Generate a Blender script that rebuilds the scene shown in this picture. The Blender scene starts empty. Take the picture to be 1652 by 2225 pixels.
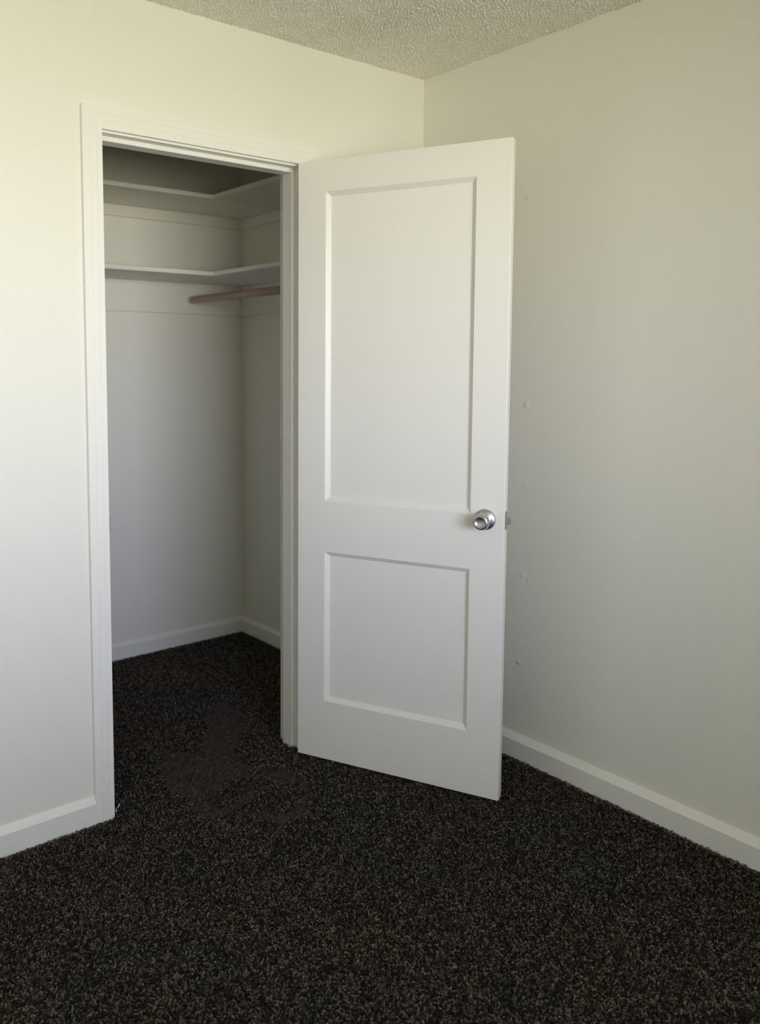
import bpy, bmesh, math
import numpy as np
from mathutils import Vector, Matrix

sc = bpy.context.scene
COL = sc.collection

# ------------------------------------------------------------------ camera
YAW, PITCH, ROLL = math.radians(37.0252), math.radians(-4.9316), math.radians(0.0288)
CAM = Vector((-2.3248, -2.2682, 1.3730))
F = Vector((math.sin(YAW) * math.cos(PITCH), math.cos(YAW) * math.cos(PITCH), math.sin(PITCH)))
R = Vector((math.cos(YAW), -math.sin(YAW), 0))
U = R.cross(F)
R2 = R * math.cos(ROLL) + U * math.sin(ROLL)
U2 = U * math.cos(ROLL) - R * math.sin(ROLL)
cd = bpy.data.cameras.new('camera')
cam = bpy.data.objects.new('camera', cd)
COL.objects.link(cam)
M = Matrix((R2, U2, -F)).transposed().to_4x4()
M.translation = CAM
cam.matrix_world = M
cd.sensor_fit = 'AUTO'
cd.sensor_width = 36.0
cd.lens = 1814.56 / 2225 * 36
cd.shift_x = 190.47 / 2225
cd.shift_y = -172.17 / 2225
cd.clip_start = 0.02
cd.dof.use_dof = True
cd.dof.focus_distance = 2.45
cd.dof.aperture_fstop = 2.6
sc.camera = cam

# ------------------------------------------------------------------ colour management
vs = sc.view_settings
sc.display_settings.display_device = 'sRGB'
vs.view_transform = 'Standard'
vs.look = 'None'
vs.exposure = 0.0
vs.gamma = 1.0
vs.use_curve_mapping = False
sc.cycles.use_denoising = True
sc.cycles.max_bounces = 14
sc.cycles.diffuse_bounces = 10
sc.cycles.sample_clamp_indirect = 8.0

# ------------------------------------------------------------------ daylight: sunlit lawn low down, bright haze at the horizon, bluer sky above
SKY_STRENGTH = 19.2
RAMP = [  # (direction z, colour)
    (-0.70, (0.20, 0.20, 0.09)),
    (-0.30, (0.42, 0.40, 0.245)),
    (-0.10, (0.86, 0.835, 0.665)),
    (0.02, (1.00, 1.00, 1.04)),
    (0.14, (0.655, 0.70, 0.90)),
    (0.33, (0.22, 0.255, 0.37)),
    (0.46, (0.05, 0.06, 0.09)),
    (1.00, (0.04, 0.05, 0.08)),
]
w = bpy.data.worlds.new('daylight')
sc.world = w
w.use_nodes = True
nt = w.node_tree
nt.nodes.clear()
tc = nt.nodes.new('ShaderNodeTexCoord')
sp = nt.nodes.new('ShaderNodeSeparateXYZ')
mr = nt.nodes.new('ShaderNodeMapRange')
mr.inputs['From Min'].default_value = -1
mr.inputs['From Max'].default_value = 1
rp = nt.nodes.new('ShaderNodeValToRGB')
cr = rp.color_ramp
while len(cr.elements) < len(RAMP):
    cr.elements.new(0.5)
for e_, (z_, c_) in zip(cr.elements, RAMP):
    e_.position = (z_ + 1) / 2
for e_, (z_, c_) in zip(cr.elements, RAMP):
    e_.color = (*c_, 1)
bg = nt.nodes.new('ShaderNodeBackground')
bg.inputs['Strength'].default_value = SKY_STRENGTH
wo = nt.nodes.new('ShaderNodeOutputWorld')
L = nt.links.new
L(tc.outputs['Generated'], sp.inputs[0])
L(sp.outputs['Z'], mr.inputs['Value'])
L(mr.outputs['Result'], rp.inputs[0])
L(rp.outputs['Color'], bg.inputs['Color'])
L(bg.outputs[0], wo.inputs[0])

# ------------------------------------------------------------------ dimensions
H = 2.4155                      # ceiling
XLW, YFW = -3.30, -3.90         # far sides of the room, behind the camera
WT = 0.117                      # thickness of the closet wall
XL, XO = -1.3567, -0.5732       # casing outer left, casing inner right
WC, TC = 0.0601, 0.0139         # casing width, thickness
ZT = 2.0849                     # casing top
RV = 0.0062                     # reveal
XJ0, XJ1, ZJ = XL + WC + RV, XO - RV, ZT - WC - RV   # jamb faces
JT = 0.018                      # jamb board
STH, YS, YE = 0.0139, 0.0325, 0.0839                 # stop
YB, XR, XCL = 1.2231, -0.0093, -1.95                 # closet back, right, left
ZF = -0.03                      # structural floor below the pile
WIN = (-2.70, -0.60, 0.92, 2.08)                     # window x0 x1 z0 z1 in the front wall
SHADE_JOG = (-0.45, -1.95)                                 # outer corner of an added, unseen wall block shading the right wall

# window portal: tells the renderer where the daylight comes in
pl = bpy.data.lights.new('window_portal', 'AREA')
pl.shape = 'RECTANGLE'
pl.size, pl.size_y = WIN[1] - WIN[0], WIN[3] - WIN[2]
pl.cycles.is_portal = True
po = bpy.data.objects.new('window_portal', pl)
COL.objects.link(po)
po.location = ((WIN[0] + WIN[1]) / 2, YFW - 0.10, (WIN[2] + WIN[3]) / 2)
po.rotation_euler = (math.radians(90), 0, 0)    # -Z of the light -> +Y, into the room


# ------------------------------------------------------------------ materials
def mat(name, color, rough=0.5, metal=0.0, spec=0.5):
    m = bpy.data.materials.new(name)
    m.use_nodes = True
    b = m.node_tree.nodes['Principled BSDF']
    b.inputs['Base Color'].default_value = (*color, 1)
    b.inputs['Roughness'].default_value = rough
    b.inputs['Metallic'].default_value = metal
    b.inputs['Specular IOR Level'].default_value = spec
    return m


def nd(m, t, **kw):
    n = m.node_tree.nodes.new(t)
    for k, v in kw.items():
        setattr(n, k, v)
    return n


def paint(name, color, rough, bump=0.0, scale=60.0, mottling=0.012):
    """brushed or rolled paint: tiny colour variation and a soft orange-peel bump"""
    m = mat(name, color, rough, spec=0.35)
    t = m.node_tree
    b = t.nodes['Principled BSDF']
    co = nd(m, 'ShaderNodeTexCoord')
    n1 = nd(m, 'ShaderNodeTexNoise')
    n1.inputs['Scale'].default_value = 3.0
    n1.inputs['Detail'].default_value = 3.0
    t.links.new(co.outputs['Object'], n1.inputs['Vector'])
    mp = nd(m, 'ShaderNodeMapRange')
    mp.inputs['To Min'].default_value = 1 - mottling
    mp.inputs['To Max'].default_value = 1 + mottling
    t.links.new(n1.outputs['Fac'], mp.inputs['Value'])
    vm = nd(m, 'ShaderNodeVectorMath', operation='SCALE')
    vm.inputs[0].default_value = color
    t.links.new(mp.outputs['Result'], vm.inputs['Scale'])
    t.links.new(vm.outputs[0], b.inputs['Base Color'])
    n2 = nd(m, 'ShaderNodeTexNoise')
    n2.inputs['Scale'].default_value = scale
    n2.inputs['Detail'].default_value = 2.0
    t.links.new(co.outputs['Object'], n2.inputs['Vector'])
    bp = nd(m, 'ShaderNodeBump')
    bp.inputs['Strength'].default_value = 1.0
    bp.inputs['Distance'].default_value = bump
    t.links.new(n2.outputs['Fac'], bp.inputs['Height'])
    t.links.new(bp.outputs[0], b.inputs['Normal'])
    m['bump_h'] = 1
    return m, n2, bp, co


def add_marks(m, n2, bp, co, marks):
    """real surface relief: marks = list of ('dot', centre, radius, height) or ('seam', axis, pos, zmin, width, height)"""
    t = m.node_tree
    bp.inputs['Distance'].default_value = 1.0
    base = nd(m, 'ShaderNodeMath', operation='MULTIPLY')
    base.inputs[1].default_value = m['relief']
    t.links.new(n2.outputs['Fac'], base.inputs[0])
    out = base.outputs[0]
    sep = nd(m, 'ShaderNodeSeparateXYZ')
    t.links.new(co.outputs['Object'], sep.inputs[0])
    for k in marks:
        if k[0] == 'dot':
            d = nd(m, 'ShaderNodeVectorMath', operation='DISTANCE')
            t.links.new(co.outputs['Object'], d.inputs[0])
            d.inputs[1].default_value = k[1]
            r = nd(m, 'ShaderNodeMapRange', interpolation_type='SMOOTHERSTEP')
            r.inputs['From Min'].default_value = 0
            r.inputs['From Max'].default_value = k[2]
            r.inputs['To Min'].default_value = k[3]
            r.inputs['To Max'].default_value = 0
            t.links.new(d.outputs['Value'], r.inputs['Value'])
            h = r.outputs[0]
        else:
            _, ax, pos, zmin, wd, ht = k
            s = nd(m, 'ShaderNodeMath', operation='SUBTRACT')
            t.links.new(sep.outputs[ax], s.inputs[0])
            s.inputs[1].default_value = pos
            a = nd(m, 'ShaderNodeMath', operation='ABSOLUTE')
            t.links.new(s.outputs[0], a.inputs[0])
            r = nd(m, 'ShaderNodeMapRange', interpolation_type='SMOOTHERSTEP')
            r.inputs['From Min'].default_value = 0
            r.inputs['From Max'].default_value = wd
            r.inputs['To Min'].default_value = ht
            r.inputs['To Max'].default_value = 0
            t.links.new(a.outputs[0], r.inputs['Value'])
            g = nd(m, 'ShaderNodeMath', operation='GREATER_THAN')
            t.links.new(sep.outputs['Z'], g.inputs[0])
            g.inputs[1].default_value = zmin
            q = nd(m, 'ShaderNodeMath', operation='MULTIPLY')
            t.links.new(r.outputs[0], q.inputs[0])
            t.links.new(g.outputs[0], q.inputs[1])
            h = q.outputs[0]
        s = nd(m, 'ShaderNodeMath', operation='ADD')
        t.links.new(out, s.inputs[0])
        t.links.new(h, s.inputs[1])
        out = s.outputs[0]
    t.links.new(out, bp.inputs['Height'])


WALLC = (0.80, 0.79, 0.735)
m_wall, a_, b_, c_ = paint('wall_paint', WALLC, 0.55, 0.0004, 90)
m_wallA, a_, b_, c_ = paint('wall_paint_jointed', WALLC, 0.55, 0.0004, 90)
m_wallA['relief'] = 0.0004
add_marks(m_wallA, a_, b_, c_, [('seam', 'X', -1.306, 2.09, 0.006, 0.0005), ('seam', 'X', -0.579, 2.09, 0.006, 0.0006),
                                ('dot', (-0.582, 0, 2.400), 0.018, 0.0012)])
m_wallB, a_, b_, c_ = paint('wall_paint_dented', WALLC, 0.55, 0.0004, 90)
m_wallB['relief'] = 0.0004
add_marks(m_wallB, a_, b_, c_, [('dot', (0, -0.498, 1.225), 0.022, 0.0016), ('dot', (0, -0.486, 1.240), 0.012, -0.0010),
                                ('dot', (0, -0.505, 0.951), 0.020, 0.0012), ('dot', (0, -0.497, 0.640), 0.016, 0.0016),
                                ('dot', (0, -0.510, 0.622), 0.012, -0.0014), ('dot', (0, -0.492, 0.330), 0.013, 0.0020),
                                ('dot', (0, -0.484, 1.911), 0.015, 0.0016), ('dot', (0, -0.479, 0.322), 0.008, -0.0012),
                                ('dot', (0, -1.040, 2.315), 0.012, 0.0010), ('seam', 'Y', -0.468, 1.7, 0.008, 0.00012)])
m_trim = paint('trim_paint', (0.82, 0.815, 0.785), 0.38, 0.00012, 45)[0]
m_door = paint('door_paint', (0.815, 0.805, 0.775), 0.36, 0.00018, 70)[0]
m_shelf = paint('shelf_paint', (0.79, 0.775, 0.725), 0.5, 0.0003, 50, 0.03)[0]
m_rod = paint('worn_wood', (0.43, 0.315, 0.255), 0.45, 0.0002, 40, 0.15)[0]
m_nickel = mat('satin_nickel', (0.56, 0.565, 0.59), 0.34, 1.0)
m_steel = mat('latch_steel', (0.50, 0.50, 0.51), 0.36, 1.0)
m_dark = mat('dark_hole', (0.02, 0.02, 0.02), 0.6)
m_lint = mat('white_scrap', (0.75, 0.75, 0.72), 0.7)


m_ceil = paint('ceiling_paint', (0.88, 0.86, 0.785), 0.8, 0.0003, 120)[0]


def carpet_base_mat():
    m = mat('carpet_backing', (0.012, 0.010, 0.009), 0.95, spec=0.1)
    t = m.node_tree
    co = nd(m, 'ShaderNodeTexCoord')
    n = nd(m, 'ShaderNodeTexNoise')
    n.inputs['Scale'].default_value = 260
    n.inputs['Detail'].default_value = 2
    t.links.new(co.outputs['Object'], n.inputs['Vector'])
    cr = nd(m, 'ShaderNodeValToRGB')
    cr.color_ramp.elements[0].position = 0.45
    cr.color_ramp.elements[0].color = (0.006, 0.005, 0.005, 1)
    cr.color_ramp.elements[1].position = 0.7
    cr.color_ramp.elements[1].color = (0.07, 0.06, 0.052, 1)
    t.links.new(n.outputs['Fac'], cr.inputs[0])
    t.links.new(cr.outputs[0], t.nodes['Principled BSDF'].inputs['Base Color'])
    return m


m_base = carpet_base_mat()


def pile_mat():
    m = mat('carpet_yarn', (0.03, 0.025, 0.022), 0.8, spec=0.25)
    t = m.node_tree
    a = nd(m, 'ShaderNodeAttribute', attribute_name='yarn')
    t.links.new(a.outputs['Color'], t.nodes['Principled BSDF'].inputs['Base Color'])
    return m


m_pile = pile_mat()


# ------------------------------------------------------------------ mesh helpers
def link(name, me, m, parent=None, smooth=False):
    o = bpy.data.objects.new(name, me)
    COL.objects.link(o)
    if m:
        me.materials.append(m)
    if parent:
        o.parent = parent
    if smooth:
        me.polygons.foreach_set('use_smooth', [True] * len(me.polygons))
        me.update()
    return o


def tag(o, label=None, cat=None, group=None, kind=None):
    for k, v in (('label', label), ('category', cat), ('group', group), ('kind', kind)):
        if v:
            o[k] = v
    return o


def empty(name, loc=(0, 0, 0), rz=0.0):
    o = bpy.data.objects.new(name, None)
    COL.objects.link(o)
    o.location = loc
    o.rotation_euler = (0, 0, rz)
    o.empty_display_size = 0.05
    return o


def bx(bm, a, b):
    x0, y0, z0 = a
    x1, y1, z1 = b
    v = [bm.verts.new(p) for p in ((x0, y0, z0), (x1, y0, z0), (x1, y1, z0), (x0, y1, z0),
                                   (x0, y0, z1), (x1, y0, z1), (x1, y1, z1), (x0, y1, z1))]
    for f in ((0, 3, 2, 1), (4, 5, 6, 7), (0, 1, 5, 4), (1, 2, 6, 5), (2, 3, 7, 6), (3, 0, 4, 7)):
        bm.faces.new([v[i] for i in f])


def fin(bm, name, m, parent=None, bevel=0.0, smooth=False, seg=2):
    bmesh.ops.remove_doubles(bm, verts=bm.verts, dist=1e-6)
    bmesh.ops.recalc_face_normals(bm, faces=bm.faces)
    if bevel:
        bmesh.ops.bevel(bm, geom=[e for e in bm.edges if e.is_manifold and e.calc_face_angle(0) > 0.5],
                        offset=bevel, segments=seg, affect='EDGES', profile=0.5)
    me = bpy.data.meshes.new(name)
    bm.to_mesh(me)
    bm.free()
    o = link(name, me, m, parent, smooth)
    return o


def box(name, a, b, m, parent=None, bevel=0.0):
    bm = bmesh.new()
    bx(bm, a, b)
    return fin(bm, name, m, parent, bevel)


def sweep(bm, prof, p0, p1, n0, n1=None, up=Vector((0, 0, 1))):
    """straight extrusion: prof (a, b): a along `out` vector n0, b along up; p0 -> p1.  n1: out-shift vector pair for mitres"""
    p0, p1 = Vector(p0), Vector(p1)
    n0 = Vector(n0)
    A = [bm.verts.new(p0 + n0 * a + up * b) for a, b in prof]
    B = [bm.verts.new(p1 + n0 * a + up * b) for a, b in prof]
    k = len(prof)
    for i in range(k):
        j = (i + 1) % k
        bm.faces.new((A[i], A[j], B[j], B[i]))
    bm.faces.new(A)
    bm.faces.new(B[::-1])


def lathe(bm, prof, n=48, mat4=None):
    """prof: (radius, height) revolved about local Z"""
    rings = []
    for r, z in prof:
        if r < 1e-6:
            rings.append([bm.verts.new((0, 0, z))])
        else:
            rings.append([bm.verts.new((r * math.cos(2 * math.pi * i / n), r * math.sin(2 * math.pi * i / n), z)) for i in range(n)])
    for a, b in zip(rings, rings[1:]):
        for i in range(n):
            j = (i + 1) % n
            if len(a) == 1 and len(b) > 1:
                bm.faces.new((a[0], b[i], b[j]))
            elif len(b) == 1 and len(a) > 1:
                bm.faces.new((a[i], a[j], b[0]))
            elif len(a) > 1:
                bm.faces.new((a[i], a[j], b[j], b[i]))
    if mat4 is not None:
        bmesh.ops.transform(bm, matrix=mat4, verts=bm.verts)


def struct(o, label, cat):
    return tag(o, label, cat, kind='structure')


# ------------------------------------------------------------------ room shell
def wall_with_hole(name, x0, x1, y0, y1, hx0, hx1, hz0, hz1, m, z0=ZF, z1=H):
    bm = bmesh.new()
    bx(bm, (x0, y0, z0), (hx0, y1, z1))
    bx(bm, (hx1, y0, z0), (x1, y1, z1))
    bx(bm, (hx0, y0, hz1), (hx1, y1, z1))
    if hz0 > z0:
        bx(bm, (hx0, y0, z0), (hx1, y1, hz0))
    me = bpy.data.meshes.new(name)
    bmesh.ops.recalc_face_normals(bm, faces=bm.faces)
    bm.to_mesh(me)
    bm.free()
    return link(name, me, m)


OUT = 0.12
struct(wall_with_hole('wall_back', XLW - OUT, 0.0, 0.0, WT, XJ0 - JT, XJ1 + JT, ZF, ZJ + JT, m_wallA),
       'cream painted wall around the closet doorway, at left of the picture', 'wall')
struct(box('wall_right', (0.0, SHADE_JOG[1], ZF), (OUT, WT, H), m_wallB),
       'cream wall with faint dents behind the open door, at right', 'wall')
bm = bmesh.new()
bx(bm, (SHADE_JOG[0], YFW, ZF), (OUT, SHADE_JOG[1], H))  # added block out of view, fades window light along the right wall
struct(fin(bm, 'wall_shade_block', m_wall), 'added unseen wall block that shades the right wall from the window', 'wall')
struct(wall_with_hole('wall_front', XLW - OUT, SHADE_JOG[0], YFW - OUT, YFW, WIN[0], WIN[1], WIN[2], WIN[3], m_wall),
       'painted wall holding the window, opposite the closet', 'wall')
struct(box('wall_left', (XLW - OUT, YFW, ZF), (XLW, 0.0, H), m_wall), 'painted wall on the left side of the room', 'wall')
struct(box('wall_closet_back', (XCL - OUT, YB, ZF), (XR + OUT, YB + OUT, H), m_wall), 'painted rear wall inside the closet', 'wall')
struct(box('wall_closet_right', (XR, WT, ZF), (XR + OUT, YB, H), m_wall), 'painted right side wall inside the closet', 'wall')
struct(box('wall_closet_left', (XCL - OUT, WT, ZF), (XCL, YB, H), m_wall), 'painted left side wall inside the closet', 'wall')
struct(box('floor', (XLW - OUT, YFW - OUT, ZF - 0.1), (OUT, YB + OUT, ZF + 0.017), m_base), 'dark carpeted floor of room and closet', 'floor')


def ceiling():
    """slab, with the sprayed splatter texture modelled as relief over the room corner"""
    bm = bmesh.new()
    bx(bm, (XLW - OUT, YFW - OUT, H), (OUT, YB + OUT, H + 0.1))
    bmesh.ops.recalc_face_normals(bm, faces=bm.faces)
    me = bpy.data.meshes.new('ceiling')
    bm.to_mesh(me)
    bm.free()
    st = 0.0021
    gx = np.arange(-2.0, 0.004, st)
    gy = np.arange(-1.9, 0.004, st)
    nx, ny = len(gx), len(gy)
    rng = np.random.default_rng(11)
    f = np.fft.rfft2(rng.normal(size=(ny, nx)))
    ky = np.fft.fftfreq(ny, st)[:, None]
    kx = np.fft.rfftfreq(nx, st)[None, :]
    k = np.hypot(kx, ky)

    def band(c, w_):
        z = np.fft.irfft2(f * np.exp(-((k - c) / w_) ** 2), s=(ny, nx))
        return z / z.std()
    z = band(92, 42)
    dens = band(6, 6)
    t = np.clip((z + .25 * dens - .15) / 1.5, 0, 1)
    h = .0036 * t * t * (3 - 2 * t) + .00025 * (band(160, 60) + 1)
    h = np.clip(h, 0, None)
    X, Y = np.meshgrid(gx, gy)
    co = np.stack([X, Y, H - .0004 - h], 2).reshape(-1, 3)
    idx = np.arange(nx * ny).reshape(ny, nx)
    q = np.stack([idx[:-1, :-1], idx[1:, :-1], idx[1:, 1:], idx[:-1, 1:]], 2).reshape(-1, 4)
    v0 = np.zeros(len(me.vertices) * 3, np.float32)
    me.vertices.foreach_get('co', v0)
    l0 = np.array([i for p in me.polygons for i in p.vertices])
    nv0 = len(me.vertices)
    co = np.vstack([v0.reshape(-1, 3), co])
    loops = np.concatenate([l0, (q + nv0).ravel()]).astype(np.int32)
    me2 = bpy.data.meshes.new('ceiling')
    me2.vertices.add(len(co))
    me2.vertices.foreach_set('co', co.astype(np.float32).ravel())
    me2.loops.add(len(loops))
    me2.loops.foreach_set('vertex_index', loops)
    me2.polygons.add(len(loops) // 4)
    me2.polygons.foreach_set('loop_start', np.arange(0, len(loops), 4, dtype=np.int32))
    sm = np.ones(len(loops) // 4, bool)
    sm[:6] = False
    me2.polygons.foreach_set('use_smooth', sm)
    me2.update(calc_edges=True)
    return link('ceiling', me2, m_ceil)


struct(ceiling(), 'splatter textured cream ceiling', 'ceiling')

# window frame in the front wall, out of the picture
wf = empty('window_1', ((WIN[0] + WIN[1]) / 2, YFW, WIN[2]))
struct(wf, 'white framed window in the wall behind the camera', 'window')
bm = bmesh.new()
x0, x1 = (WIN[0] - WIN[1]) / 2, (WIN[1] - WIN[0]) / 2
hz = WIN[3] - WIN[2]
for a, b in (((x0 - .06, 0, -.06), (x0, .02, hz + .06)), ((x1, 0, -.06), (x1 + .06, .02, hz + .06)),
             ((x0, 0, hz), (x1, .02, hz + .06)), ((x0 - .08, 0, -.03), (x1 + .08, .06, 0))):
    bx(bm, a, b)
fin(bm, 'window_frame', m_trim, wf)
bm = bmesh.new()
for a, b in (((x0, -.08, 0), (x0 + .04, -.05, hz)), ((x1 - .04, -.08, 0), (x1, -.05, hz)), ((x0, -.08, 0), (x1, -.05, .04)),
             ((x0, -.08, hz - .04), (x1, -.05, hz)), ((-.02, -.08, 0), (.02, -.05, hz))):
    bx(bm, a, b)
fin(bm, 'sash', m_trim, wf)


# ------------------------------------------------------------------ baseboards
def base_prof(t, zc, zt):
    """flat face, long bevel on top, small cove against the wall"""
    return [(0, ZF), (t, ZF), (t, zc - .0015), (t - .0012, zc), (t * .45, zc + (zt - zc) * .62), (t * .36, zc + (zt - zc) * .62),
            (t * .12, zt), (0, zt)]


def baseboard(name, p0, p1, n, label, t=.020, zc=.0602, zt=.0785):
    bm = bmesh.new()
    sweep(bm, base_prof(t, zc, zt), p0, p1, n)
    return struct(fin(bm, name, m_trim), label, 'baseboard')


baseboard('baseboard_left', (XLW, 0, 0), (XL, 0, 0), (0, -1, 0), 'white bevelled baseboard on the wall left of the closet doorway', t=.0165)
baseboard('baseboard_corner', (XO + WC, 0, 0), (0, 0, 0), (0, -1, 0), 'short white baseboard between closet door casing and room corner, behind the door', t=.0165)
baseboard('baseboard_right', (0, -.0165, 0), (0, SHADE_JOG[1], 0), (-1, 0, 0), 'white bevelled baseboard along the right wall', t=.0225)
baseboard('baseboard_closet_back', (XCL, YB, 0), (XR, YB, 0), (0, -1, 0), 'white baseboard along the rear wall of the closet', t=.0145, zc=.058, zt=.0724)
baseboard('baseboard_closet_right', (XR, YB - .0145, 0), (XR, WT, 0), (-1, 0, 0), 'white baseboard along the right side wall of the closet', t=.0145, zc=.058, zt=.0724)
baseboard('baseboard_closet_left', (XCL, YB - .0145, 0), (XCL, WT, 0), (1, 0, 0), 'white baseboard along the left side wall of the closet', t=.0145, zc=.058, zt=.0724)

# ------------------------------------------------------------------ closet doorway: casing, jamb, stop, strike
trim = empty('trim_1', ((XJ0 + XJ1) / 2, 0, 0))
struct(trim, 'white grooved casing and jamb framing the closet doorway', 'door frame')


def casing_loop():
    """stepped face profile across the casing: (distance from outer edge, height off wall)"""
    g = .0022
    pr = [(0, 0), (0, TC - .001), (.001, TC)]
    for c in (.0210, .0416):
        pr += [(c - g / 2, TC), (c - g / 4, TC - .0013), (c + g / 4, TC - .0013), (c + g / 2, TC)]
    pr += [(WC - .001, TC), (WC, TC - .001), (WC, 0)]
    return pr


def casing(name, kind, parent):
    bm = bmesh.new()
    pr = casing_loop()
    A, B = [], []
    for d, h in pr:
        if kind == 'left':
            p, q = (XL + d, -h, ZF), (XL + d, -h, ZT - d)
        elif kind == 'right':
            p, q = (XO + WC - d, -h, ZF), (XO + WC - d, -h, ZT - d)
        else:
            p, q = (XL + d, -h, ZT - d), (XO + WC - d, -h, ZT - d)
        A.append(bm.verts.new(p))
        B.append(bm.verts.new(q))
    n = len(pr)
    for i in range(n):
        j = (i + 1) % n
        bm.faces.new((A[i], A[j], B[j], B[i]))
    bm.faces.new(A)
    bm.faces.new(B[::-1])
    bmesh.ops.recalc_face_normals(bm, faces=bm.faces)
    me = bpy.data.meshes.new(name)
    bm.to_mesh(me)
    bm.free()
    o = link(name, me, m_trim)
    o.parent = parent
    o.matrix_parent_inverse = Matrix.Translation(-parent.location)
    return o


def child_world(o, parent):
    o.parent = parent
    bpy.context.view_layer.update()
    o.matrix_parent_inverse = parent.matrix_world.inverted()
    return o


for k, nme in (('left', 'side_casing'), ('right', 'side_casing'), ('head', 'head_casing')):
    casing(nme, k, trim)
jb = child_world(box('side_jamb', (XJ0 - JT, 0, ZF), (XJ0, WT, ZJ), m_trim, bevel=.001), trim)
jr = child_world(box('side_jamb', (XJ1, 0, ZF), (XJ1 + JT, WT, ZJ), m_trim, bevel=.001), trim)
child_world(box('head_jamb', (XJ0 - JT, 0, ZJ), (XJ1 + JT, WT, ZJ + JT), m_trim, bevel=.001), trim)
child_world(box('door_stop', (XJ0, YS, ZF), (XJ0 + STH, YE, ZJ - STH), m_trim, bevel=.0015), trim)
child_world(box('door_stop', (XJ1 - STH, YS, ZF), (XJ1, YE, ZJ - STH), m_trim, bevel=.0015), trim)
child_world(box('head_stop', (XJ0, YS, ZJ - STH), (XJ1, YE, ZJ), m_trim, bevel=.0015), trim)


def plate(w_, h_, t_, r, n=6):
    """rounded plate in XY, thickness +Z, centred"""
    bm = bmesh.new()
    pts = []
    for cx, cy, a0 in ((w_ / 2 - r, h_ / 2 - r, 0), (-w_ / 2 + r, h_ / 2 - r, 90), (-w_ / 2 + r, -h_ / 2 + r, 180), (w_ / 2 - r, -h_ / 2 + r, 270)):
        for i in range(n + 1):
            a = math.radians(a0 + 90 * i / n)
            pts.append((cx + r * math.cos(a), cy + r * math.sin(a)))
    f = bm.faces.new([bm.verts.new((x, y, 0)) for x, y in pts])
    e = bmesh.ops.extrude_face_region(bm, geom=[f])
    bmesh.ops.translate(bm, vec=(0, 0, t_), verts=[v for v in e['geom'] if isinstance(v, bmesh.types.BMVert)])
    return bm


# strike plate on the left jamb: local X -> world -Y..+Y, Y -> Z, Z -> +X
MS = Matrix(((0, 0, 1, XJ0), (1, 0, 0, .0135), (0, 1, 0, .894), (0, 0, 0, 1)))
bm = plate(.028, .057, .0016, .006)
bmesh.ops.transform(bm, matrix=MS, verts=bm.verts)
sp_ = fin(bm, 'strike_plate', m_steel)
sp_['label'] = 'small steel strike plate'
child_world(sp_, trim)
bm = plate(.012, .026, .0006, .002)
bmesh.ops.transform(bm, matrix=MS @ Matrix.Translation((0, 0, .0014)), verts=bm.verts)
h_ = fin(bm, 'latch_hole', m_dark)
h_.parent = sp_
bm = bmesh.new()
bx(bm, (-.019, -.017, 0), (-.0125, .017, .0045))
bmesh.ops.transform(bm, matrix=MS, verts=bm.verts)
h_ = fin(bm, 'strike_lip', m_steel, bevel=.0008)
h_.parent = sp_

# ------------------------------------------------------------------ the open door
DW, DT, DB, DH = 0.7039, 0.0343, 0.0050, 2.0175
ANG = math.radians(115.35)
PIN = (-0.5788, -0.0113, 0)
# local frame: X = along the leaf from hinge to latch, Y = towards the visible (closet side) face, Z up
ux = Vector((-math.cos(ANG), -math.sin(ANG), 0))
nn = Vector((-math.sin(ANG), math.cos(ANG), 0))
door = bpy.data.objects.new('door_1', None)
COL.objects.link(door)
# ux x nn must be right handed with Z up or down
hand = ux.cross(nn).z
door.matrix_world = Matrix(((ux.x, -nn.x, 0, PIN[0]), (ux.y, -nn.y, 0, PIN[1]), (0, 0, 1, 0), (0, 0, 0, 1)))
# with Y flipped, the visible face lies at local y = -DT
struct(door, 'white two-panel wooden door standing open in front of the right wall', 'door')

PX0, PX1 = .1014, DW - .1051
Z0, Z1, Z2, Z3 = DB + .2059, DB + .7250, DB + .8985, DB + DH - .1010
MW, MD = .0145, .0130


def stile_box(bm, x0, x1, z0, z1):
    bx(bm, (x0, -DT, z0), (x1, 0, z1))


# separate children for each stile and rail
for a in ((0, PX0), (PX1, DW)):
    bm = bmesh.new()
    stile_box(bm, a[0], a[1], DB, DB + DH)
    bmesh.ops.recalc_face_normals(bm, faces=bm.faces)
    xo_ = 0 if a[0] == 0 else DW
    bmesh.ops.bevel(bm, geom=[e for e in bm.edges if all(abs(v.co.x - xo_) < 1e-5 for v in e.verts)], offset=.0016, segments=2,
                    affect='EDGES', profile=.5)
    fin(bm, 'stile', m_door, door)
for z0, z1 in ((DB, Z0), (Z1, Z2), (Z3, DB + DH)):
    bm = bmesh.new()
    bx(bm, (PX0 - .001, -DT + .00012, z0), (PX1 + .001, -.00012, z1))
    fin(bm, 'rail', m_door, door)


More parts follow.
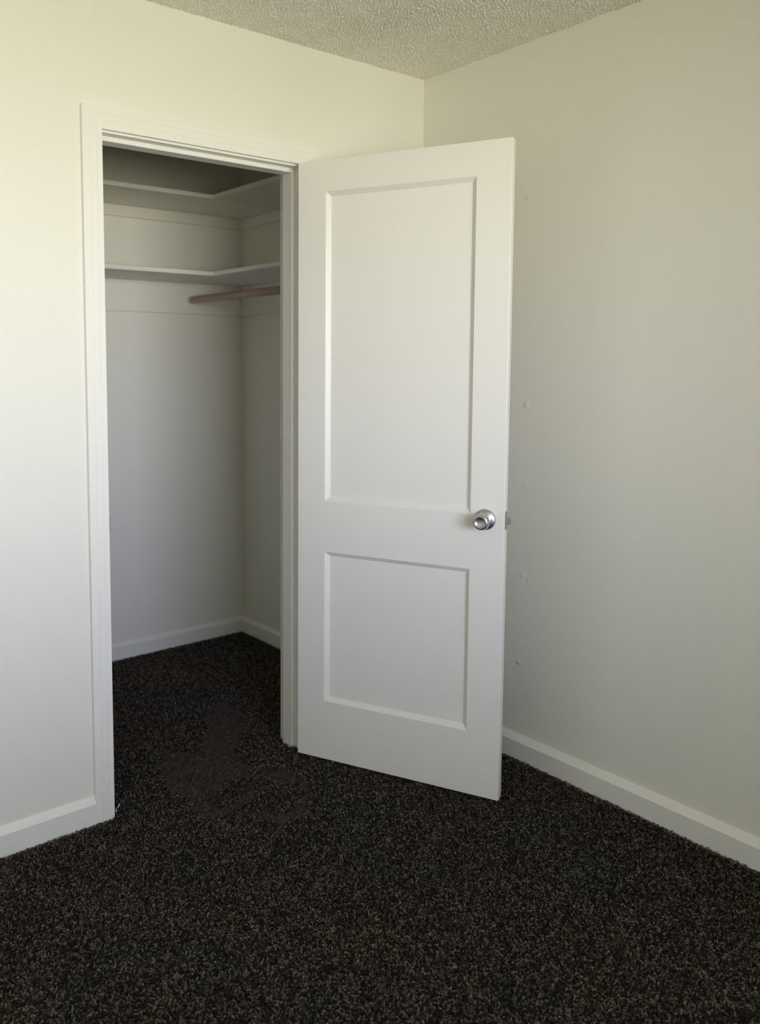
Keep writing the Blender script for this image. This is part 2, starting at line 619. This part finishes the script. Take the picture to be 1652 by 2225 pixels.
def moulding(x0, x1, z0, z1, side, parent):
    """stepped sticking around a panel; side -1: visible face, +1: the other face"""
    pr = [(-.0005, .0), (.0004, .0011), (.0042, .0038), (.0045, .0048), (.0090, .0080), (.0093, .0090), (MW - .0005, MD - .0008), (MW, MD), (MW, MD + .001)]
    bm = bmesh.new()
    loops = []
    for d, h in pr:
        y = -DT + h if side < 0 else -h
        loops.append([bm.verts.new(p) for p in ((x0 + d, y, z0 + d), (x1 - d, y, z0 + d), (x1 - d, y, z1 - d), (x0 + d, y, z1 - d))])
    # close towards the frame
    y = -DT + MD + .001 if side < 0 else -MD - .001
    loops.append([bm.verts.new(p) for p in ((x0 - .0005, y, z0 - .0005), (x1 + .0005, y, z0 - .0005), (x1 + .0005, y, z1 + .0005), (x0 - .0005, y, z1 + .0005))])
    k = len(loops)
    for i in range(k):
        a, b = loops[i], loops[(i + 1) % k]
        for j in range(4):
            l = (j + 1) % 4
            bm.faces.new((a[j], a[l], b[l], b[j]))
    bmesh.ops.recalc_face_normals(bm, faces=bm.faces)
    me = bpy.data.meshes.new('panel_moulding')
    bm.to_mesh(me)
    bm.free()
    o = link('panel_moulding', me, m_door)
    o.parent = parent


for z0, z1, nm in ((Z0, Z1, 'lower_panel'), (Z2, Z3, 'upper_panel')):
    p = box(nm, (PX0 - .004, -DT + MD, z0 - .004), (PX1 + .004, -MD, z1 + .004), m_door, door)
    moulding(PX0, PX1, z0, z1, -1, p)
    moulding(PX0, PX1, z0, z1, +1, p)

# pin hole below the upper panel, raised nib above it
bm = bmesh.new()
lathe(bm, [(.0012, 0), (.0012, .0004), (0, .0004)], 12, Matrix.Translation((.2538, -DT - .0001 + .00025, .8675)) @ Matrix.Rotation(math.radians(90), 4, 'X'))
fin(bm, 'nail_hole', m_dark, door)
bm = bmesh.new()
lathe(bm, [(.0025, 0), (.0018, .0008), (0, .0011)], 12, Matrix.Translation((.509, -DT + .0002, 1.938)) @ Matrix.Rotation(math.radians(90), 4, 'X'))
fin(bm, 'paint_nib', m_door, door, smooth=True)

# knob set on each face.  lathe axis Z -> outward from the face
KX, KZ = .6448, .8890
ROSE = [(0, 0), (.0325, 0), (.0325, .0022), (.0318, .0042), (.0296, .0062), (.0255, .0088), (.0205, .0112), (.0165, .0128), (.0150, .0140), (0, .0140)]
KNOB = [(0, .0120), (.0118, .0125), (.0112, .0180), (.0114, .0240), (.0135, .0290), (.0185, .0325), (.0232, .0360), (.0252, .0405), (.0256, .0450), (.0250, .0500),
        (.0236, .0545), (.0212, .0578), (.0182, .0592), (.0158, .0590), (.0148, .0576), (.0138, .0562), (.0105, .0550), (.0055, .0543), (0, .0541)]


def knob_set(out):
    """out=-1: visible face; +1: the face towards the right wall"""
    rot = Matrix.Rotation(math.radians(90 if out < 0 else -90), 4, 'X')
    base = Matrix.Translation((KX, -DT if out < 0 else 0, KZ)) @ rot
    bm = bmesh.new()
    lathe(bm, KNOB, 64, base)
    k = fin(bm, 'door_knob', m_nickel, door, smooth=True)
    k['label'] = 'satin nickel round knob with dished face'
    bm = bmesh.new()
    lathe(bm, ROSE, 64, base)
    r = fin(bm, 'rosette', m_nickel, k, smooth=True)
    if out < 0:
        # privacy pin hole in the rosette
        S = base @ Matrix.Translation((.0222, .0015, .0098)) @ Matrix.Rotation(math.radians(26), 4, 'Y')
        bm = bmesh.new()
        lathe(bm, [(0, 0), (.0034, 0), (.0036, .0006), (.0028, .0010), (.0024, .0004), (0, .0004)], 24, S)
        fin(bm, 'screw_ring', m_dark, k, smooth=True)
        bm = bmesh.new()
        lathe(bm, [(.0018, .0003), (.0017, .0014), (.0010, .0021), (0, .0023)], 20, S)
        fin(bm, 'screw_head', m_nickel, k, smooth=True)
    return k


knob_set(-1)
knob_set(1)

# latch in the door edge: plate normal = +X local
ML = Matrix(((0, 0, 1, DW - .0012), (1, 0, 0, -DT / 2), (0, 1, 0, KZ - .0005), (0, 0, 0, 1)))
bm = plate(.0235, .057, .0019, .006)
bmesh.ops.transform(bm, matrix=ML, verts=bm.verts)
lp = fin(bm, 'latch_plate', m_steel, door)
lp['label'] = 'steel latch plate on the door edge'
bm = bmesh.new()
# bevelled spring bolt: one side slanted
pts = [(-.0075, -.0098), (.0075, -.0098), (.0075, .0098), (-.0075, .0098)]
lo = [bm.verts.new((x, y, .001)) for x, y in pts]
hi = [bm.verts.new((x, y, .0200 if x < 0 else .0085)) for x, y in pts]
for i in range(4):
    j = (i + 1) % 4
    bm.faces.new((lo[i], lo[j], hi[j], hi[i]))
bm.faces.new(hi)
bm.faces.new(lo[::-1])
bmesh.ops.transform(bm, matrix=ML, verts=bm.verts)
fin(bm, 'latch_bolt', m_steel, lp, bevel=.0016, smooth=False)
for dz in (-.021, .021):
    bm = bmesh.new()
    lathe(bm, [(.0032, .0018), (.0026, .0026), (0, .0028)], 20, ML @ Matrix.Translation((0, dz, 0)))
    fin(bm, 'screw_head', m_nickel, lp, smooth=True)

# hinges at the pin line, on the far side of the leaf
for hz_ in (.20, 1.02, 1.82):
    bm = bmesh.new()
    lathe(bm, [(0, 0), (.0055, 0), (.0055, .089), (0, .089)], 20, Matrix.Translation((-.003, .0035, hz_)))
    k = fin(bm, 'hinge', m_nickel, door, smooth=False)

# ------------------------------------------------------------------ closet shelves: L-shaped, each on painted cleats
CL = .018


def shelf(z, st, d1, d2, ch, label, name):
    root = empty(name, (XR, YB, z))
    tag(root, label, 'shelf', 'closet shelves')
    def W(p):
        return (p[0] - XR, p[1] - YB, p[2] - z)
    box('back_board', W((XCL + .001, YB - d1, z - st)), W((XR - .001, YB - .0005, z)), m_shelf, root, bevel=.0012)
    box('side_board', W((XR - d2, WT + .002, z - st + .0006)), W((XR - .001, YB - d1 - .0010, z)), m_shelf, root, bevel=.0012)
    # cleats: drawn down so the lower edge shows as a thin line
    def cleat(a, b):
        box('cleat', W(a), W(b), m_shelf, root, bevel=.0025)
    cleat((XCL + .001, YB - CL, z - st - ch), (XR - CL - .0005, YB - .0005, z - st - .0003))
    cleat((XR - CL, WT + .002, z - st - ch), (XR - .001, YB - .0008, z - st - .0003))
    cleat((XCL + .001, WT + .002, z - st - ch), (XCL + CL, YB - CL - .0005, z - st - .0003))
    return root


shelf(2.0800, .0178, .3767, .3938, .0499, 'upper L-shaped white board shelf inside the closet, nearest the closet ceiling', 'closet_shelf')
shelf(1.7546, .0178, .3767, .3938, .143, 'lower L-shaped white board shelf inside the closet, just above the clothes rod', 'closet_shelf')

# ------------------------------------------------------------------ clothes rod
RX, RZ, RR = -.3148, 1.6574, .0165
root = empty('clothes_rod', (RX, YB - CL, RZ))
tag(root, 'brown wooden clothes rod under the lower closet shelf', 'clothes rod')
bm = bmesh.new()
lathe(bm, [(0, 0), (RR, 0), (RR, YB - CL - WT - .03), (0, YB - CL - WT - .03)], 40,
      Matrix.Translation((0, -.014, 0)) @ Matrix.Rotation(math.radians(90), 4, 'X'))
me_o = fin(bm, 'pole', m_rod, root)
for p in me_o.data.polygons:
    p.use_smooth = abs(p.normal.y) < .5
bm = bmesh.new()
lathe(bm, [(0, 0), (RR + .0012, 0), (RR + .0012, .021), (RR, .024), (0, .024)], 40, Matrix.Rotation(math.radians(90), 4, 'X'))
cp = fin(bm, 'rod_socket', m_shelf, root, smooth=False)
cp['label'] = 'paint covered rod end against the cleat'
bm = bmesh.new()
lathe(bm, [(0, 0), (RR + .006, 0), (RR + .006, .01), (0, .01)], 40, Matrix.Translation((0, -(YB - CL - WT - .0135), 0)) @ Matrix.Rotation(math.radians(90), 4, 'X'))
fin(bm, 'rod_socket', m_shelf, root, smooth=False)

# ------------------------------------------------------------------ carpet pile: individual curled yarn tips (one countless mass)
MAT_POLYS = [
    [(-0.974, 0.3), (-1.064, 0.12), (-1.085, 0.032), (-1.063, -0.066), (-0.998, -0.099), (-0.952, -0.051), (-0.878, -0.037), (-0.833, -0.071), (-0.787, 0.022), (-0.78, 0.114), (-0.636, 0.261), (-0.57, 0.33), (-0.548, 0.516), (-0.632, 0.527), (-0.75, 0.348), (-0.867, 0.199), (-0.933, 0.249)],
    [(-1.067, -0.079), (-1.037, -0.086), (-1.017, -0.155), (-0.941, -0.158), (-0.87, -0.113), (-0.861, -0.136), (-0.916, -0.192), (-0.979, -0.192), (-1.047, -0.215), (-1.075, -0.187), (-1.087, -0.133)],
    [(-0.932, -0.227), (-0.906, -0.247), (-0.906, -0.292), (-0.833, -0.302), (-0.752, -0.251), (-0.713, -0.179), (-0.769, -0.172), (-0.803, -0.229), (-0.811, -0.207), (-0.783, -0.144), (-0.792, -0.085), (-0.784, -0.036), (-0.692, -0.069), (-0.722, -0.155), (-0.697, -0.192), (-0.755, -0.282), (-0.834, -0.346), (-0.922, -0.346), (-0.94, -0.296)],
]


def inside(px, py, poly):
    c = np.zeros(len(px), bool)
    n = len(poly)
    for i in range(n):
        x1, y1 = poly[i]
        x2, y2 = poly[(i + 1) % n]
        k = (y1 > py) != (y2 > py)
        xi = (x2 - x1) * (py - y1) / (y2 - y1 + 1e-12) + x1
        c ^= k & (px < xi)
    return c


def smooth_noise(x, y, freq, rng, oct_=3):
    out = np.zeros_like(x)
    for _ in range(14 * oct_):
        a = rng.uniform(0, 2 * np.pi)
        f = freq * rng.uniform(.5, 2.2)
        out += np.sin(f * (x * np.cos(a) + y * np.sin(a)) + rng.uniform(0, 6.28))
    return out / np.sqrt(14 * oct_ / 2)


def carpet():
    rng = np.random.default_rng(7)
    pitch = .0042
    gx, gy = np.meshgrid(np.arange(-2.15, 0.0, pitch), np.arange(-1.85, YB, pitch))
    x = gx.ravel() + rng.uniform(-.5, .5, gx.size) * pitch
    y = gy.ravel() + rng.uniform(-.5, .5, gx.size) * pitch
    keep = np.ones(len(x), bool)
    # stay clear of walls and boards
    room = (y < -.018) & (x < -.024)
    room &= (x + 1.832) * .9 + (y + .607) * 1.2 > -.42       # beyond the lower frame edge by a wide margin
    clos = (y > WT + .002) & (y < YB - .0165) & (x > XCL + .3) & (x < XR - .0165)
    door_ = (y >= -.018) & (y <= WT + .002) & (x > XJ0 + .001) & (x < XJ1 - .001)
    stop = door_ & (y > YS - .001) & (y < YE + .001) & ((x < XJ0 + STH + .001) | (x > XJ1 - STH - .001))
    keep = (room | clos | door_) & ~stop
    x, y = x[keep], y[keep]
    n = len(x)
    matted = np.zeros(n, bool)
    wob = smooth_noise(x, y, 120, rng) * .004
    for p in MAT_POLYS:
        matted |= inside(x + wob, y + wob, p)
    matted &= rng.random(n) > .03
    patch = smooth_noise(x, y, 9, rng)
    # yarn ends: short twisted curls lying over each other at the pile surface
    NR, NS = 6, 4
    lean = rng.uniform(0, 2 * np.pi, n)
    turn = rng.uniform(1.0, 3.4, n) * np.where(rng.random(n) < .5, 1, -1)
    run = rng.uniform(.0045, .0085, n)
    rad = rng.uniform(.00070, .00110, n)
    lift = rng.uniform(-.0042, .0006, n)
    arch = rng.uniform(.0008, .0040, n)
    run = np.where(matted, rng.uniform(.012, .022, n), run)
    lean = np.where(matted, .35 + rng.normal(0, .45, n), lean)
    turn = np.where(matted, rng.normal(0, .5, n), turn)
    rad = np.where(matted, rng.uniform(.0006, .0011, n), rad)
    arch = np.where(matted, .0007, arch)
    lift = np.where(matted, rng.uniform(-.0055, -.0030, n), lift)
    t = np.linspace(0, 1, NR)
    ctr = np.zeros((n, NR, 3))
    ang = lean[:, None] + turn[:, None] * t
    step = run[:, None] / (NR - 1)
    cx = np.cumsum(step * np.cos(ang), 1)
    cy = np.cumsum(step * np.sin(ang), 1)
    ctr[:, :, 0] = x[:, None] + cx - cx.mean(1, keepdims=True)
    ctr[:, :, 1] = y[:, None] + cy - cy.mean(1, keepdims=True)
    ctr[:, :, 2] = -.0035 + lift[:, None] + arch[:, None] * np.sin(t * np.pi * .8)[None, :]
    ctr[:, 0, 2] -= .004
    # rings, oriented on the tangent
    tan = np.gradient(ctr, axis=1)
    tan /= np.linalg.norm(tan, axis=2, keepdims=True) + 1e-12
    ref = np.stack([-np.sin(ang), np.cos(ang), np.zeros_like(ang)], 2)
    s = np.cross(tan, ref)
    s /= np.linalg.norm(s, axis=2, keepdims=True) + 1e-12
    ref = np.cross(s, tan)
    prof = np.array([.9, 1.0, 1.05, 1.05, 1.0, .5])
    V = np.zeros((n, NR, NS, 3))
    for k in range(NS):
        a = 2 * np.pi * k / NS
        V[:, :, k, :] = ctr + (rad[:, None, None] * prof[None, :, None]) * (np.cos(a) * ref + np.sin(a) * s)
    verts = V.reshape(-1, 3)
    # faces
    base = (np.arange(n) * NR * NS)[:, None]
    q = []
    for r in range(NR - 1):
        for k in range(NS):
            j = (k + 1) % NS
            q.append([r * NS + k, r * NS + j, (r + 1) * NS + j, (r + 1) * NS + k])
    q.append([(NR - 1) * NS + k for k in range(NS)])
    q = np.array(q).ravel()
    loops = (base + q[None, :]).ravel().astype(np.int32)
    nf = len(loops) // 4
    me = bpy.data.meshes.new('carpet_pile')
    me.vertices.add(len(verts))
    me.vertices.foreach_set('co', verts.astype(np.float32).ravel())
    me.loops.add(len(loops))
    me.loops.foreach_set('vertex_index', loops)
    me.polygons.add(nf)
    me.polygons.foreach_set('loop_start', np.arange(0, nf * 4, 4, dtype=np.int32))
    me.polygons.foreach_set('use_smooth', np.ones(nf, bool))
    me.update(calc_edges=True)
    # yarn colours: near black, brown and taupe strands mixed
    pal = np.array([[.010, .008, .0073], [.031, .0245, .0212], [.112, .090, .076], [.245, .202, .172]])
    pick = rng.choice(4, n, p=[.36, .28, .24, .12])
    col = pal[pick] * rng.uniform(.8, 1.25, n)[:, None]
    warm = smooth_noise(x, y, 14, rng)
    col[:, 0] *= 1 + .06 * np.clip(warm, -1, 1.5)
    col[:, 2] *= 1 - .04 * np.clip(warm, -1, 1.5)
    mc = np.array([.062, .050, .045])
    col[matted] = mc * rng.choice([.45, .8, 1.1, 1.7], matted.sum(), p=[.2, .35, .35, .1])[:, None]
    at = me.attributes.new('yarn', 'FLOAT_COLOR', 'POINT')
    rgba = np.ones((n, NR * NS, 4), np.float32)
    rgba[:, :, :3] = col[:, None, :]
    at.data.foreach_set('color', rgba.ravel())
    o = link('carpet_pile', me, m_pile)
    tag(o, 'dark brown speckled cut-pile carpet covering room and closet floor, with a matted patch at the doorway', 'carpet', kind='stuff')
    return n


print('TUFTS', carpet())


# ------------------------------------------------------------------ two white scraps on the carpet by the casing foot
def scrap(p0, p1, r, label):
    bm = bmesh.new()
    p0, p1 = Vector(p0), Vector(p1)
    d = p1 - p0
    q = d.to_track_quat('Z', 'Y').to_matrix().to_4x4()
    lathe(bm, [(0, 0), (r * .8, .0005), (r, d.length * .4), (r * .9, d.length * .8), (0, d.length)], 10)
    bmesh.ops.scale(bm, vec=(1, .45, 1), verts=bm.verts)
    bmesh.ops.transform(bm, matrix=q, verts=bm.verts)
    o = fin(bm, 'paint_scrap', m_lint, smooth=True)
    o.location = p0
    tag(o, label, 'scrap', 'white scraps on the carpet')


scrap((-1.272, .018, .002), (-1.260, .030, .009), .0016, 'white sliver on the carpet beside the left casing foot, the one further into the doorway')
scrap((-1.284, .004, -.002), (-1.281, .012, .008), .0014, 'small white sliver leaning against the foot of the left casing')
